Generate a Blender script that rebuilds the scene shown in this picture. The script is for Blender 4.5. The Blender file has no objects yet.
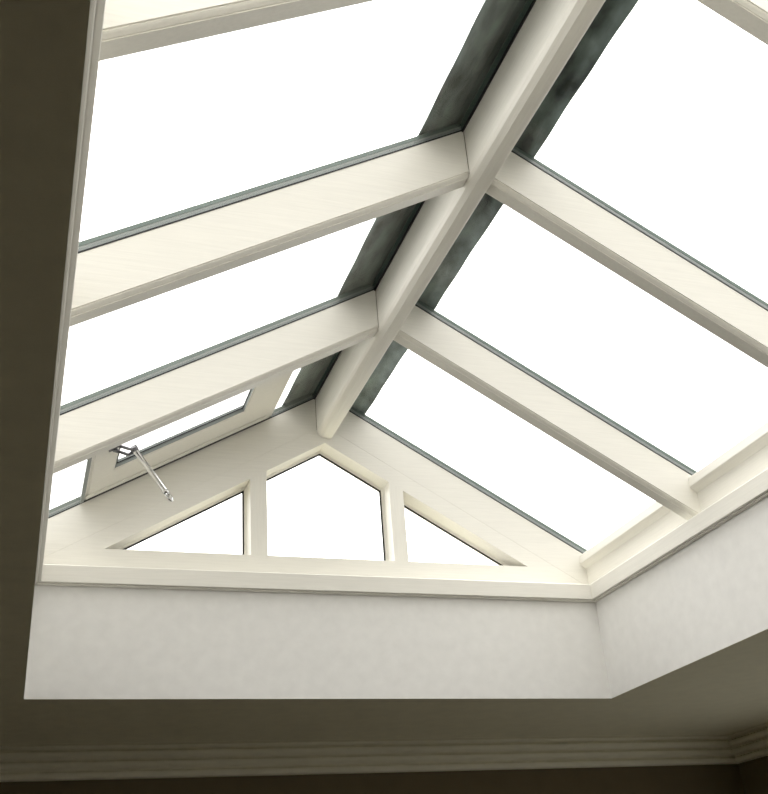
import bpy, bmesh, math, random
from mathutils import Vector, Matrix
random.seed(4)
S = bpy.context.scene
COL = S.collection
Z0 = 2.40                       # ceiling height above the floor
# ---- rooflight geometry (x across the well, y towards the gable, z above the ceiling) ----
W = 2.0
ZR, T, XR = 1.1848, 0.5846, 1.0     # roof line (underside of the glass) and its slope
H, ZK, E = 0.3575, 0.4165, 0.024    # upstand top, kerb top, kerb nosing
YG = 0.091                          # face of the gable frame
YB = -2.85                          # back end of the well
YGB = YB - 0.091
XP, RB, RW = 0.04, 0.029, 0.053     # eaves plate set-back, ridge half width, rafter width
def roof(x, d=0.0): return ZR - T*abs(x-XR) - d

# ------------------------------------------------------------------ materials
def new_mat(name):
    m = bpy.data.materials.new(name); m.use_nodes = True
    nt = m.node_tree; b = nt.nodes['Principled BSDF']
    return m, nt, b
def paint(name, col, rough=.45, grain=None, bump=.02, var=.04, scale=40, metal=0):
    m, nt, b = new_mat(name)
    tc = nt.nodes.new('ShaderNodeTexCoord'); mp = nt.nodes.new('ShaderNodeMapping')
    mp.inputs['Scale'].default_value = grain or (1, 1, 1)
    n = nt.nodes.new('ShaderNodeTexNoise'); n.inputs['Scale'].default_value = scale
    n.inputs['Detail'].default_value = 5
    nt.links.new(tc.outputs['Object'], mp.inputs[0]); nt.links.new(mp.outputs[0], n.inputs['Vector'])
    r = nt.nodes.new('ShaderNodeValToRGB')
    r.color_ramp.elements[0].position = .3; r.color_ramp.elements[1].position = .7
    r.color_ramp.elements[0].color = tuple(c*(1-var) for c in col) + (1,)
    r.color_ramp.elements[1].color = tuple(min(1, c*(1+var)) for c in col) + (1,)
    nt.links.new(n.outputs['Fac'], r.inputs[0]); nt.links.new(r.outputs[0], b.inputs['Base Color'])
    b.inputs['Roughness'].default_value = rough; b.inputs['Metallic'].default_value = metal
    if bump:
        bp = nt.nodes.new('ShaderNodeBump'); bp.inputs['Strength'].default_value = bump*10
        bp.inputs['Distance'].default_value = .001
        nt.links.new(n.outputs['Fac'], bp.inputs['Height']); nt.links.new(bp.outputs[0], b.inputs['Normal'])
    return m
CREAM = (.858, .837, .770)
M = {}
M['paint_x'] = paint('cream_gloss_paint_brushed_across', CREAM, .38, (3, 60, 60), .03, .025, 3)
M['paint_y'] = paint('cream_gloss_paint_brushed_along', CREAM, .38, (60, 3, 60), .03, .025, 3)
M['paint_z'] = paint('cream_gloss_paint_brushed_upright', CREAM, .38, (60, 60, 3), .03, .025, 3)
M['plaster'] = paint('upstand_plaster_matt_white', (.87, .86, .835), .85, None, .04, .03, 25)
M['ceiling'] = paint('ceiling_matt_emulsion', (.76, .72, .54), .9, None, .03, .03, 18)
M['cornice'] = paint('cornice_plaster', (.82, .785, .63), .8, None, .02, .02, 25)
M['wall'] = paint('wall_matt_brown_emulsion', (.14, .105, .055), .9, None, .03, .04, 18)
M['floor'] = paint('brown_timber_floor', (.16, .145, .115), .5, (30, 2, 30), .05, .2, 2)
M['gasket'] = paint('black_rubber_gasket', (.012, .012, .014), .6, None, 0, .2, 30)
M['alu'] = paint('mill_aluminium_edge', (.29, .32, .31), .5, None, 0, .03, 8)
M['cap'] = paint('dark_green_grey_capping', (.115, .16, .14), .5, None, 0, .08, 8)
M['lead'] = paint('weathered_lead_sheet', (.17, .215, .20), .65, (1, .45, 1), .05, .75, 16, .1)
M['chrome'] = paint('polished_chrome', (.62, .62, .62), .18, None, 0, .03, 10, 1)
M['darkchrome'] = paint('dark_pewter_metal', (.20, .20, .21), .3, None, 0, .1, 10, .9)  # dark metal of the stay's bracket and hinge
M['joint_shade'] = paint('joint_gap_shade', (.20, .16, .11), .9, None, 0, .2, 60)  # painted shade for the gap between rafter and ridge
def glass_mat():
    m = bpy.data.materials.new('clear_glass_faint_green'); m.use_nodes = True
    nt = m.node_tree; nt.nodes.clear()
    o = nt.nodes.new('ShaderNodeOutputMaterial'); mx = nt.nodes.new('ShaderNodeMixShader')
    tr = nt.nodes.new('ShaderNodeBsdfTransparent'); tr.inputs[0].default_value = (.968, .970, .966, 1)
    gl = nt.nodes.new('ShaderNodeBsdfGlossy'); gl.inputs['Roughness'].default_value = .02
    lw = nt.nodes.new('ShaderNodeLayerWeight'); lw.inputs['Blend'].default_value = .5
    pw = nt.nodes.new('ShaderNodeMath'); pw.operation = 'POWER'; pw.inputs[1].default_value = 5
    fr = nt.nodes.new('ShaderNodeMath'); fr.operation = 'MULTIPLY_ADD'; fr.inputs[1].default_value = .9; fr.inputs[2].default_value = .035
    nt.links.new(lw.outputs['Facing'], pw.inputs[0]); nt.links.new(pw.outputs[0], fr.inputs[0])
    n = nt.nodes.new('ShaderNodeTexNoise'); n.inputs['Scale'].default_value = 2
    bp = nt.nodes.new('ShaderNodeBump'); bp.inputs['Strength'].default_value = .03
    nt.links.new(n.outputs['Fac'], bp.inputs['Height']); nt.links.new(bp.outputs[0], gl.inputs['Normal'])
    nt.links.new(fr.outputs[0], mx.inputs[0]); nt.links.new(tr.outputs[0], mx.inputs[1])
    nt.links.new(gl.outputs[0], mx.inputs[2]); nt.links.new(mx.outputs[0], o.inputs[0])
    return m
M['glass'] = glass_mat()

# ------------------------------------------------------------------ mesh helpers
class MB:
    """collects solids, then links them as ONE mesh object"""
    def __init__(s): s.bm = bmesh.new()
    def prism(s, A, B):
        a = [s.bm.verts.new((p[0], p[1], p[2]+Z0)) for p in A]
        b = [s.bm.verts.new((p[0], p[1], p[2]+Z0)) for p in B]
        n = len(a); s.bm.faces.new(a); s.bm.faces.new(b[::-1])
        for i in range(n):
            j = (i+1) % n
            s.bm.faces.new((a[j], a[i], b[i], b[j]))
        return s
    def box(s, x0, x1, y0, y1, z0, z1):
        return s.prism([(x0,y0,z0),(x1,y0,z0),(x1,y0,z1),(x0,y0,z1)], [(x0,y1,z0),(x1,y1,z0),(x1,y1,z1),(x0,y1,z1)])
    def xz(s, poly, y0, y1):            # polygon in x,z run along y
        return s.prism([(x,y0,z) for x,z in poly], [(x,y1,z) for x,z in poly])
    def yz(s, poly, x0, x1):
        return s.prism([(x0,y,z) for y,z in poly], [(x1,y,z) for y,z in poly])
    def slope(s, x0, x1, prof):         # profile (y, height above the roof line) run down the roof slope
        return s.prism([(x0, y, roof(x0)+d) for y, d in prof], [(x1, y, roof(x1)+d) for y, d in prof])
    def ring(s, P, Q):                  # closed loops of equal length swept: list of loops
        raise NotImplementedError
    def loops(s, Ls, closed=True):      # stack of loops joined, last joined to first
        V = [[s.bm.verts.new((p[0], p[1], p[2]+Z0)) for p in L] for L in Ls]
        m = len(V)
        for k in range(m):
            A, B = V[k], V[(k+1) % m]
            for i in range(len(A)):
                j = (i+1) % len(A)
                s.bm.faces.new((A[i], A[j], B[j], B[i]))
        return s
    def tube(s, pts, r, seg=16, closed=False, cap=True):
        pts = [Vector(p) for p in pts]; rings = []
        n = len(pts); up = None
        for i, p in enumerate(pts):
            if closed: d = pts[(i+1) % n]-pts[i-1]
            else: d = pts[min(i+1, n-1)]-pts[max(i-1, 0)]
            d.normalize()
            if up is None:
                up = d.orthogonal().normalized()
            up = (up - d*up.dot(d)).normalized(); q = d.cross(up)
            rr = r[i] if isinstance(r, (list, tuple)) else r
            rings.append([s.bm.verts.new(p+Vector((0,0,Z0))+rr*(math.cos(a)*up+math.sin(a)*q))
                          for a in (2*math.pi*k/seg for k in range(seg))])
        for i in range(n if closed else n-1):
            A, B = rings[i], rings[(i+1) % n]
            for k in range(seg):
                s.bm.faces.new((A[k], A[(k+1) % seg], B[(k+1) % seg], B[k])).smooth = True
        if not closed:
            s.bm.faces.new(rings[0][::-1]); s.bm.faces.new(rings[-1])
        return s
    def build(s, name, mat, parent=None, bevel=0, origin=None):
        bmesh.ops.recalc_face_normals(s.bm, faces=s.bm.faces)
        me = bpy.data.meshes.new(name); 
        if parent is not None: origin = parent.location
        if origin is not None:
            bmesh.ops.translate(s.bm, verts=s.bm.verts, vec=-Vector(origin))
        s.bm.to_mesh(me); s.bm.free()
        o = bpy.data.objects.new(name, me); COL.objects.link(o); me.materials.append(mat)
        if parent is not None: o.parent = parent
        elif origin is not None: o.location = origin
        if bevel:
            b = o.modifiers.new('edge', 'BEVEL'); b.width = bevel; b.segments = 2; b.limit_method = 'ANGLE'
            b.angle_limit = math.radians(25)
        return o
def empty(name, label, cat, loc, group=None):
    o = bpy.data.objects.new(name, None); COL.objects.link(o)
    o.location = (loc[0], loc[1], loc[2]+Z0); o.empty_display_size = .1
    tag(o, label, cat, group); return o
def tag(o, label, cat, group=None):
    o['label'] = label; o['category'] = cat
    if group: o['group'] = group
    return o
def struct(o):
    o['kind'] = 'structure'; return o
def inset(poly, d):                     # shrink a convex x,z polygon
    n = len(poly); P = [Vector(p) for p in poly]
    area = sum(P[i].x*P[(i+1)%n].y-P[(i+1)%n].x*P[i].y for i in range(n))
    sg = 1 if area > 0 else -1; L = []
    for i in range(n):
        a, b = P[i], P[(i+1)%n]; e = (b-a).normalized(); nn = Vector((-e.y, e.x))*sg
        L.append((a+nn*d, e))
    out = []
    for i in range(n):
        p, e = L[i-1]; q, f = L[i]
        t = ((q-p).x*f.y-(q-p).y*f.x)/(e.x*f.y-e.y*f.x)
        out.append(tuple(p+e*t))
    return out

# ------------------------------------------------------------------ the room
XL, XRM, YW, YBACK = -1.6, 3.11, 0.845, -4.9
fl = MB().box(XL-.1, XRM+.1, YBACK-.1, YW+.1, -Z0-.1, -Z0); struct(fl.build('floor', M['floor']))
CT = .012
c = MB()        # ceiling: a slab with the well cut through, as one ring
o4 = [(XL-.1,YBACK-.1),(XRM+.1,YBACK-.1),(XRM+.1,YW+.1),(XL-.1,YW+.1)]
i4 = [(0,YB),(W,YB),(W,0),(0,0)]
c.loops([[(x,y,0) for x,y in i4],[(x,y,0) for x,y in o4],[(x,y,CT) for x,y in o4],[(x,y,CT) for x,y in i4]])
ce = struct(c.build('ceiling', M['ceiling'])); ce.data.materials.append(M['plaster'])
for f in ce.data.polygons:      # the hole's plastered edge belongs to the upstand's colour
    if abs(f.normal.z) < .5 and -.01 <= f.center.x <= W+.01 and YB-.01 <= f.center.y <= .01: f.material_index = 1
struct(MB().box(XL-.1,XRM+.1,YW,YW+.1,-Z0,0).build('wall_far', M['wall']))
struct(MB().box(XL-.1,XRM+.1,YBACK-.1,YBACK,-Z0,0).build('wall_back', M['wall']))
WY0, WY1, WZ0, WZ1 = -2.2, .5, -1.7, -.3        # unseen side window, added to brighten the ceiling towards the right
wr = MB()
wr.loops([[(x,y,z) for y,z in L] for x, L in ((XRM,((WY0,WZ0),(WY1,WZ0),(WY1,WZ1),(WY0,WZ1))),(XRM,((YBACK,-Z0),(YW,-Z0),(YW,0),(YBACK,0))),
          (XRM+.1,((YBACK,-Z0),(YW,-Z0),(YW,0),(YBACK,0))),(XRM+.1,((WY0,WZ0),(WY1,WZ0),(WY1,WZ1),(WY0,WZ1))))])
struct(wr.build('wall_right', M['wall']))
wf = MB()
for a, b in ((WY0,WY0+.05),(WY1-.05,WY1),((WY0+WY1)/2-.025,(WY0+WY1)/2+.025)): wf.box(XRM+.02,XRM+.07,a,b,WZ0,WZ1)
for a, b in ((WZ0,WZ0+.05),(WZ1-.05,WZ1)): wf.box(XRM+.021,XRM+.069,WY0,WY1,a,b)
wf = struct(wf.build('window_3', M['paint_y']))
MB().box(XRM+.042,XRM+.048,WY0+.04,WY1-.04,WZ0+.04,WZ1-.04).build('pane', M['glass'], wf)
struct(MB().box(XL-.1,XL,YBACK,YW,-Z0,0).build('wall_left', M['wall']))
# stepped cornice, run round the room (distance from wall, drop below ceiling)
prof = [(0,0),(.084,0),(.084,-.004),(.064,-.010),(.062,-.016),(.074,-.020),(.077,-.027),(.074,-.036),(.064,-.041),
        (.044,-.043),(.042,-.050),(.053,-.053),(.056,-.060),(.053,-.069),(.043,-.074),(.022,-.076),(.020,-.083),(.030,-.086),(.033,-.094),(.028,-.106),(.018,-.111),(0,-.111)]
def rect(d, z): return [(XL+d,YBACK+d,z),(XRM-d,YBACK+d,z),(XRM-d,YW-d,z),(XL+d,YW-d,z)]
struct(MB().loops([rect(d, z) for d, z in prof]).build('trim_1', M['cornice'], bevel=.0015))
# plastered upstand of the well
TH = .16
pl = M['plaster']
struct(MB().box(-TH,W+TH,0,TH,CT,H).build('wall_upstand_far', pl))
struct(MB().box(W,W+TH,YB,0,CT,H).build('wall_upstand_right', pl))
struct(MB().box(-TH,0,YB,0,CT,H).build('wall_upstand_left', pl))
struct(MB().box(-TH,W+TH,YB-TH,YB,CT,H).build('wall_upstand_back', pl))

# ------------------------------------------------------------------ kerb boards, mitred in the corners
def kerb(side, name, label=None):
    X0, X1, Y0, Y1 = 0, W, YB, 0
    def loop(k):        # section points: (set-back from the nosing, z)
        d, z = k
        d = d - E
        dl = d+.005 if d < 0 else d
        q = [(X0-dl,Y0-d,z),(X1+d,Y0-d,z),(X1+d,Y1+d,z),(X0-dl,Y1+d,z)]
        return {'back':(q[0],q[1]),'right':(q[1],q[2]),'far':(q[2],q[3]),'left':(q[3],q[0])}[side]
    sec = [(.013,H-.005),(.011,H-.003),(.011,H+.0005),(.001,H+.0005),(0,H+.002),(0,ZK-.003),(.003,ZK),(E+.20,ZK),(E+.20,H)]
    dd = E+(.14 if side in('far','back') else .13); sec[-2:] = [(dd,ZK),(dd,H+.0005),(E-.0005,H+.0005),(E-.0005,H-.005)]
    ps = [loop(k) for k in sec]
    o = MB().prism([p[0] for p in ps], [p[1] for p in ps]).build(name, M['paint_x' if side in('far','back') else 'paint_y'])
    if label: tag(o, label, 'board', 'capping boards round the top of the upstand')
    else: struct(o)
    return o
kerb('far', 'capping_board', 'cream painted capping board running level under the gable window')
kerb('right', 'capping_board', 'cream painted capping board on the right upstand, under the right rafter ends')
kerb('left', 'capping_board', 'cream painted capping board on the left upstand, seen as a thin strip beside dark ceiling')
kerb('back', 'trim_2')

# ------------------------------------------------------------------ eaves plates with glazing beads between rafters
YR = [-0.6765, -1.4395, -2.194]       # camera-side faces of the rafters
bays = [(YR[0]+RW, YG), (YR[1]+RW, YR[0]), (YR[2]+RW, YR[1]), (YGB, YR[2])]
def eaves(sgn):
    m = lambda x: XR + sgn*(x-XR)
    plate = [(W+XP,ZK),(W+XP+.09,ZK),(W+XP+.09,roof(W+XP+.09)-.006),(W+XP,roof(W+XP)-.006)]
    ys = (YGB-.09, YG+.10)
    return [(m(x), z) for x, z in plate], m
poly, m = eaves(1)
ep = empty('eaves_plate', 'cream eaves plate along the right foot of the roof, beaded below the glass', 'eaves plate', (2.08, -1.4, ZK))
MB().xz(poly, YGB, YG).build('plate', M['paint_y'], ep)
bead = [(W+XP,.5165),(W+.018,.533),(W+.015,.537),(W+.020,.569),(W+.024,.573),(W+XP,.566)]
for y0, y1 in bays:
    MB().xz(bead, y0, y1).build('glazing_bead', M['paint_y'], ep, bevel=.001)
poly, m = eaves(-1)
struct(MB().xz(poly, YGB, YG).xz([(m(x), z) for x, z in bead], YGB, YG).build('trim_3', M['paint_y']))

# ------------------------------------------------------------------ ridge beam
sec = [(-.029,-.017),(-.029,-.150),(-.0275,-.162),(-.022,-.173),(-.008,-.184),(.008,-.188),(.021,-.1895),(.0262,-.189),(.029,-.185),(.029,-.017)]
rb = empty('ridge_beam', 'long cream ridge beam with rounded underside running up to the top edge', 'ridge beam', (1, -1.4, ZR-.18))
o = MB().xz([(XR+x, ZR+z) for x, z in sec], YGB, YG+.02).build('beam', M['paint_y'], rb, bevel=.0012)
for s in (-1, 1):
    MB().xz([(XR+s*(RB+.0005), roof(XR+RB)-.004),(XR+s*(RB+.006), roof(XR+RB+.006)-.004),(XR+s*(RB+.006), roof(XR+RB+.006)+.004),(XR+s*(RB+.0005), roof(XR+RB)+.004)], YGB, YG+.02).build('gasket', M['gasket'], rb)
    MB().xz([(XR+s*(RB+.0065), roof(XR+RB+.006)+.0045),(XR+s*(RB+.0065), roof(XR+RB+.006)+.030),(XR+s*.001, roof(XR+RB)+.036),(XR+s*.001, ZR-.0165),(XR+s*(RB-.001), ZR-.0165)], YGB, YG+.02).build('packer', M['cap'], rb)

# ------------------------------------------------------------------ rafters
XE = W+XP       # rafter foot
def rafter_parts(sgn, y, root, depth=.140, gable=False):
    xa, xb = XR+sgn*RB, XR+sgn*(XE-XR)
    if gable:
        p = [(y,0),(y,-depth+.0005),(y+.0005,-depth),(y+.05,-depth),(y+.05,0)]
    else:
        p = [(y,0),(y,-depth+.002),(y+.003,-depth+.002),(y+.003,-depth-.001),(y+.0055,-depth-.004),(y+.011,-depth-.0085),
             (y+.0135,-depth-.0085),(y+.0135,-depth-.0110),(y+RW-.004,-depth-.0110),(y+RW,-depth-.009),(y+RW,0)]
    MB().slope(xa, xb, p).build('rafter_bar', M['paint_x'], root)
    w = .05 if gable else RW
    xc = XR+sgn*(XE+.05-XR)
    MB().slope(xa, xc, [(y-.001,0.0002),(y-.001,.0045),(y+w,.0045),(y+w,.0002)]).build('gasket', M['gasket'], root)
    MB().slope(xa, xc, [(y,.0046),(y,.0178),(y+w,.0178),(y+w,.0046)]).build('glazing_bar', M['alu'], root)
    cp = MB().slope(xa, xc, [(y-.001,.0180),(y-.001,.0295),(y+.001,.0315),(y+w-.001,.0315),(y+w+.001,.0295),(y+w+.001,.0180)]).build('glazing_cap', M['cap'], root)
    if sgn < 0:     # brown line painting the shadow gap where the rafter is scribed to the ridge
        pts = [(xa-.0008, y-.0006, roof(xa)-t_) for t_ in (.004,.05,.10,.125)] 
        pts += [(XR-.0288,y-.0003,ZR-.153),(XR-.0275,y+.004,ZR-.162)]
        MB().tube(pts, .0008, 6).build('joint_shadow_line', M['joint_shade'], root)
wh = {(-1,0):'cream rafter on the left slope nearest the gable, directly above the opening vent',
      (-1,1):'second cream rafter from the gable on the left slope',
      (-1,2):'left slope rafter cut off by the top left corner of the photo',
      (1,0):'cream rafter on the right slope nearest the gable, its foot resting on the eaves plate',
      (1,1):'middle right slope rafter, running from ridge to right photo edge',
      (1,2):'right slope rafter cut off by the top right corner of the photo'}
for sgn in (-1, 1):
    for i, y in enumerate(YR):
        r = empty('rafter', wh[(sgn,i)], 'rafter', (XR+sgn*XE/2, y+RW/2, roof(XR+sgn*XE/2)-.14), 'rafters carrying the roof glass')
        rafter_parts(sgn, y, r)
for sgn, lab in ((-1,'cream gable end rafter on the left, under the opening vent'),(1,'brightly lit cream gable end rafter sloping down to the right corner')):
    r = empty('gable_rafter', lab, 'rafter', (XR+sgn*.5, YG+.02, roof(1.5)-.13), 'end rafters over the gable window')
    rafter_parts(sgn, YG, r, .1345, True)

# ------------------------------------------------------------------ gable window
DR, ZS = .2075, .517        # depth of the rake openings below the roof line, sill height
GT = .11                    # frame thickness
gw = empty('glazed_gable', 'cream framework closing the gable end, three panes, the centre one peaked', 'glazed gable', (1, YG+GT/2, ZK))
y0, y1 = YG+.0003, YG+GT
def xat(d, z, s): return XR + s*(ZR-d-z)/T
for s in (-1, 1):
    MB().xz([(xat(.1347,ZS,s),ZS),(XR,roof(XR,.1347)),(XR,roof(XR,DR)),(xat(DR,ZS,s),ZS)], y0, y1).build('rake_rail', M['paint_x'], gw)
e = XE+.06
MB().xz([(XR-(e-XR),ZK),(e,ZK),(e,roof(e,.1347)),(xat(.1347,ZS,1),ZS),(xat(.1347,ZS,-1),ZS),(XR-(e-XR),roof(e,.1347))], y0, y1).build('bottom_rail', M['paint_x'], gw)
mulls = [(.7115,.7725),(1.2475,1.3020)]
for a, b in mulls:
    MB().xz([(a,ZS),(b,ZS),(b,roof(b,DR)),(a,roof(a,DR))], y0-.0003, y1).build('mullion', M['paint_z'], gw)
def top(x): return (x, roof(x, DR))
openings = [
  ('left triangular pane', [(xat(DR,ZS,-1),ZS),(mulls[0][0],ZS),top(mulls[0][0])]),
  ('peaked centre pane', [(mulls[0][1],ZS),(mulls[1][0],ZS),top(mulls[1][0]),top(XR),top(mulls[0][1])]),
  ('right triangular pane', [(mulls[1][1],ZS),(xat(DR,ZS,1),ZS),top(mulls[1][1])])]
for lab, P in openings:
    L = lambda d, y: [(x, y, z) for x, z in inset(P, d)]
    MB().loops([L(-.0,YG+.070),L(.009,YG+.078),L(.009,YG+.088),L(-.0,YG+.088)]).build('glazing_bead', M['paint_x'], gw)
    MB().loops([L(.0085,YG+.0765),L(.0150,YG+.0765),L(.0150,YG+.0785),L(.0085,YG+.0785)]).build('gasket', M['gasket'], gw)
    g = MB().prism(L(.010,YG+.080),L(.010,YG+.086)).build('pane', M['glass'], gw); g['label'] = lab
# the back gable, behind the camera: unseen, closed up solid to dim the near rafters
b = MB().xz([(-.06,ZK),(W+.06,ZK),(W+.06,roof(W+.06)),(XR,roof(XR)),(-.06,roof(-.06))], YGB-.1, YGB)
struct(b.build('trim_4', M['paint_x']))

# ------------------------------------------------------------------ roof glass
def pane(x0, x1, ya, yb):
    lo, hi = .0056, .0176
    a, b_ = min(x0,x1), max(x0,x1)
    return MB().prism([(a,ya,roof(a)+lo),(b_,ya,roof(b_)+lo),(b_,yb,roof(b_)+lo),(a,yb,roof(a)+lo)],
                      [(a,ya,roof(a)+hi),(b_,ya,roof(b_)+hi),(b_,yb,roof(b_)+hi),(a,yb,roof(a)+hi)])
GP = 'sloping glass panes of the roof'
XO = W+.075
def rp(x0, x1, bay, label):
    ya, yb = bay
    o = pane(x0, x1, ya+.0005, yb-.0005).build('glass_pane', M['glass'])
    if label: tag(o, label, 'pane', GP)
    return o
rp(XR+RB+.007, XO, bays[0], 'clear pane of the right slope nearest the gable')
rp(XR+RB+.007, XO, bays[1], 'clear pane between the two full right slope rafters')
rp(XR+RB+.007, XO, bays[2], 'clear pane filling the upper right of the photo')
rp(2-XO, XR-RB-.007, bays[1], 'clear pane on the left slope just above the rafter over the vent')
rp(2-XO, XR-RB-.007, bays[2], 'big clear pane in the upper left of the photo')
VX0, VX1 = .135, .795
rp(2-XO, VX0-.0134, bays[0], 'small clear pane below the vent, beside the dark ceiling edge')
rp(VX1+.003, XR-RB-.007, bays[0], 'narrow pane between the vent and ridge, mostly covered by flashing')
for n, (x0, x1) in enumerate(((XR+RB+.007, XO),(2-XO, XR-RB-.007))):
    o = rp(x0, x1, bays[3], None); o.name = 'window_%d' % (n+1); struct(o)

# ------------------------------------------------------------------ opening vent in the left slope
vent = empty('opening_vent', 'cream framed opening vent set low in the left slope, metal stay hanging from it', 'vent', (.46, -.25, roof(.46)))
VY0, VY1 = YR[0]+RW+.004, YG+.048
OX0, OX1, OY0, OY1 = .213, .661, -.470, -.072
def slab(x, y, d): return (x, y, roof(x)+d)
def rloop(a, d): 
    x0, x1, ya, yb = a
    return [slab(x0,ya,d),slab(x1,ya,d),slab(x1,yb,d),slab(x0,yb,d)]
def grow(a, g): return (a[0]-g, a[1]+g, a[2]-g, a[3]+g)
out, op = (VX0,VX1,VY0,VY1), (OX0,OX1,OY0,OY1)
lo = .0062
MB().loops([rloop(grow(op,-.006),.036),rloop(grow(op,-.006),lo+.006),rloop(grow(op,-.0045),lo+.004),rloop(op,lo),
            rloop(grow(out,-.012),lo),rloop(grow(out,-.010),lo+.003),rloop(out,lo+.0035),rloop(out,.036)]).build('casement', M['paint_x'], vent)
gl = [rloop(grow(op,-.0058),lo+.0045),rloop(grow(op,-.0075),lo+.0045),rloop(grow(op,-.0095),lo+.019),rloop(grow(op,-.0095),.0365),rloop(grow(op,-.0058),.0365)]
MB().loops(gl).build('spacer_bar', M['alu'], vent)
MB().loops([rloop(grow(op,-.0096),lo+.0165),rloop(grow(op,-.0125),lo+.0165),rloop(grow(op,-.0125),lo+.0195),rloop(grow(op,-.0096),lo+.0195)]).build('gasket', M['gasket'], vent)
MB().prism(rloop(grow(op,-.0098),lo+.0197),rloop(grow(op,-.0098),lo+.0277)).build('pane', M['glass'], vent)
# ledger strip closing the casement's edge along the gable rafter, with a dark draught gap under it
MB().slope(VX0+.012, VX1-.030, [(YG-.014,.0006),(YG-.014,.0060),(YG-.0012,.0060),(YG-.0012,.0006)]).build('draught_seal', M['gasket'], vent)
MB().slope(VX0+.004, VX1-.030, [(YG-.042,-.0005),(YG-.042,.0061),(YG-.018,.0061),(YG-.018,-.0005)]).build('weather_lip', M['paint_x'], vent, bevel=.0006)
for xs in (VX0-.0130,):
    MB().slope(xs, xs+.0126, [(VY0,.002),(VY0,.034),(YG-.002,.034),(YG-.002,.002)]).build('side_channel', M['alu'], vent)
# stay: bracket on the stile, U-shaped arm, rod with an eye
st = MB()
A = Vector((.2650, -.250, .7310)); B_ = Vector((.3900, -.250, .5600))
pbase = Vector(slab(.196,-.285,lo))
# bracket plate under the stile
n_ = Vector((T,0,-1)).normalized(); u_ = Vector((1,0,T)).normalized(); v_ = Vector((0,1,0))
def obox(c, u, v, n, a, b, d):
    c = Vector(c)
    P = [c+u*sx*a+v*sy*b for sx, sy in ((-1,-1),(1,-1),(1,1),(-1,1))]
    return P, [p+n*d for p in P]
stay = MB(); P, Q = obox(pbase, u_, v_, n_, .014, .024, .006); stay.prism(P, Q)
stay_b = stay.build('bracket', M['darkchrome'], vent, bevel=.001)
m2 = MB()
for dv in (-.020, .020):
    pts = [pbase+n_*.005+v_*dv, pbase+n_*.020+u_*.02+v_*(dv+.006), A+v_*dv*1.1-u_*.020, A+v_*dv*.6]
    m2.tube(pts, [.0065,.0055,.0055,.006], 10)
m2.build('hinge_arm', M['darkchrome'], vent, bevel=0)
P, Q = obox(A-n_*.010, u_, v_, n_, .010, .013, .020)
MB().prism(P, Q).build('hinge_block', M['darkchrome'], vent, bevel=.002)
D = (B_-A).normalized(); q = D.cross(v_).normalized()
rd = MB()
rd.tube([A, A+D*.012, A+D*.014, A+D*.165, A+D*.170, A+D*.182], [.0105,.0105,.0088,.0088,.0105,.0085], 16)
rd.build('rod', M['chrome'], vent)
ey = MB()
cen = A+D*.194
ey.tube([cen+D*math.cos(a)*.0145+(q*.75+v_*.66).normalized()*math.sin(a)*.0105 for a in (2*math.pi*k/20 for k in range(20))], .0042, 8, closed=True)
ey.build('eye', M['chrome'], vent)

# ------------------------------------------------------------------ lead flashing over the ridge
def lead():
    bm_ = MB(); bm = bm_.bm
    ys = [YGB-.1+(YG+.16-YGB+.1)*i/90 for i in range(91)]
    cols = []
    prof = [(-1,.160),(-1,.13),(-1,.09),(-1,.05),(-1,.02),(0,0),(1,.02),(1,.05),(1,.09),(1,.135),(1,.172)]
    rows = []
    for t_ in (0, 1):
        g = []
        for i, y in enumerate(ys):
            r = []
            for s, d in prof:
                w = .0009*math.sin(y*9+s)+.0007*math.sin(y*29+2*s)
                if d > .15: d2 = d+w
                else: d2 = d
                x = XR+s*d2
                z = roof(x)+.0340+.0005*math.sin(y*23+d*40)+t_*.004
                if d < .03: z += .012
                r.append(bm.verts.new((x, y, z+Z0)))
            g.append(r)
        rows.append(g)
    n, k = len(ys), len(prof)
    for t_ in (0, 1):
        for i in range(n-1):
            for j in range(k-1):
                bm.faces.new((rows[t_][i][j],rows[t_][i][j+1],rows[t_][i+1][j+1],rows[t_][i+1][j])).smooth = True
    for i in range(n-1):
        for j in (0, k-1):
            bm.faces.new((rows[0][i][j],rows[0][i+1][j],rows[1][i+1][j],rows[1][i][j]))
    for j in range(k-1):
        for i in (0, n-1):
            bm.faces.new((rows[0][i][j],rows[0][i][j+1],rows[1][i][j+1],rows[1][i][j]))
    return bm_.build('ridge_flashing', M['lead'])
tag(lead(), 'dark green-grey lead flashing over the ridge, seen through the glass on both sides', 'flashing')

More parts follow.
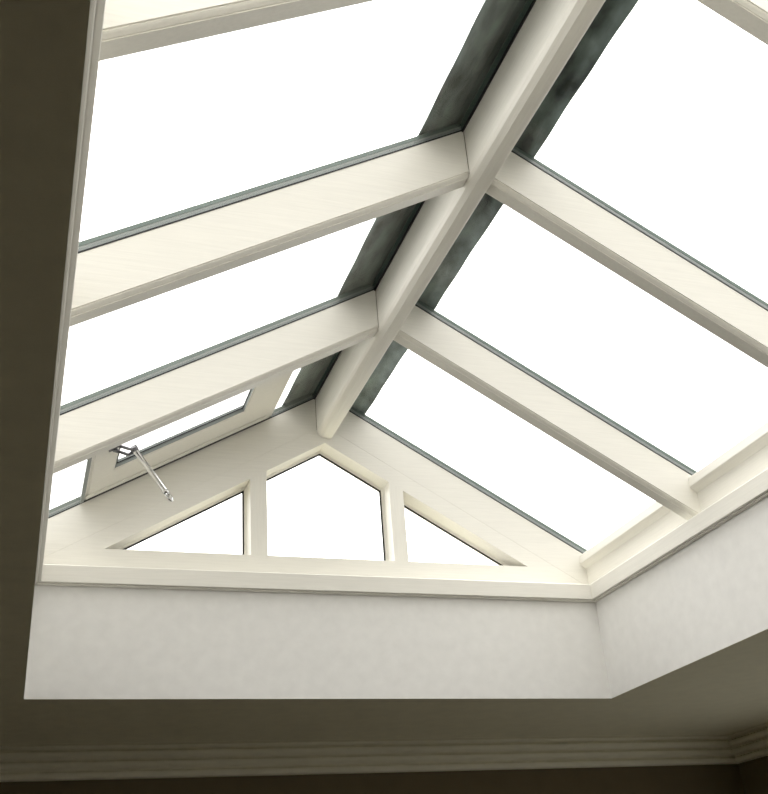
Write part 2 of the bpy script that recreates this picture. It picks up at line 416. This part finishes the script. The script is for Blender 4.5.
# ------------------------------------------------------------------ daylight: a bright overcast sky
w = bpy.data.worlds.new('overcast_sky'); S.world = w; w.use_nodes = True
nt = w.node_tree; bg = nt.nodes['Background']
tc = nt.nodes.new('ShaderNodeTexCoord'); sep = nt.nodes.new('ShaderNodeSeparateXYZ')
nt.links.new(tc.outputs['Generated'], sep.inputs[0])
mr = nt.nodes.new('ShaderNodeMapRange')
mr.inputs['From Min'].default_value = 0; mr.inputs['From Max'].default_value = 1
mr.inputs['To Min'].default_value = 1.2; mr.inputs['To Max'].default_value = 3.9
nt.links.new(sep.outputs['Z'], mr.inputs['Value'])
gt = nt.nodes.new('ShaderNodeMath'); gt.operation = 'GREATER_THAN'; gt.inputs[1].default_value = 0
nt.links.new(sep.outputs['Z'], gt.inputs[0])          # below the horizon: the ground, much dimmer than the sky
mg = nt.nodes.new('ShaderNodeMix'); mg.data_type = 'FLOAT'; mg.inputs[2].default_value = .62
nt.links.new(gt.outputs[0], mg.inputs[0])
ya = nt.nodes.new('ShaderNodeMath'); ya.operation = 'MULTIPLY_ADD'; ya.inputs[1].default_value = .50; ya.inputs[2].default_value = 1.0
ym = nt.nodes.new('ShaderNodeMath'); ym.operation = 'MULTIPLY'      # cloud a little thinner beyond the gable
nt.links.new(sep.outputs['Y'], ya.inputs[0]); nt.links.new(ya.outputs[0], ym.inputs[0])
nt.links.new(mr.outputs[0], ym.inputs[1]); nt.links.new(ym.outputs[0], mg.inputs[3])
nt.links.new(mg.outputs[0], bg.inputs['Strength'])
bg.inputs['Color'].default_value = (1, .985, .955, 1)

# ------------------------------------------------------------------ camera
R = [[0.9475184830218076,-0.31219849751558304,-0.06885363084881385],[0.08911253587529672,0.464743902308888,-0.8809495225133962],[0.30703042240456596,0.8285802335415196,0.46817423711942396]]
cam = bpy.data.cameras.new('camera'); co = bpy.data.objects.new('camera', cam); COL.objects.link(co)
cam.sensor_fit = 'HORIZONTAL'; cam.sensor_width = 36; cam.lens = 1025.17/768*36
cam.clip_start = .02
mw = Matrix.Identity(4)
for i in range(3):
    mw[i][0] = R[0][i]; mw[i][1] = -R[1][i]; mw[i][2] = -R[2][i]
mw[0][3], mw[1][3], mw[2][3] = -.0011, -3.299, -.7137+Z0
co.matrix_world = mw
S.camera = co
S.view_settings.view_transform = 'Standard'; S.view_settings.look = 'None'
S.view_settings.gamma = 1; S.view_settings.use_curve_mapping = False
S.view_settings.exposure = 0.27
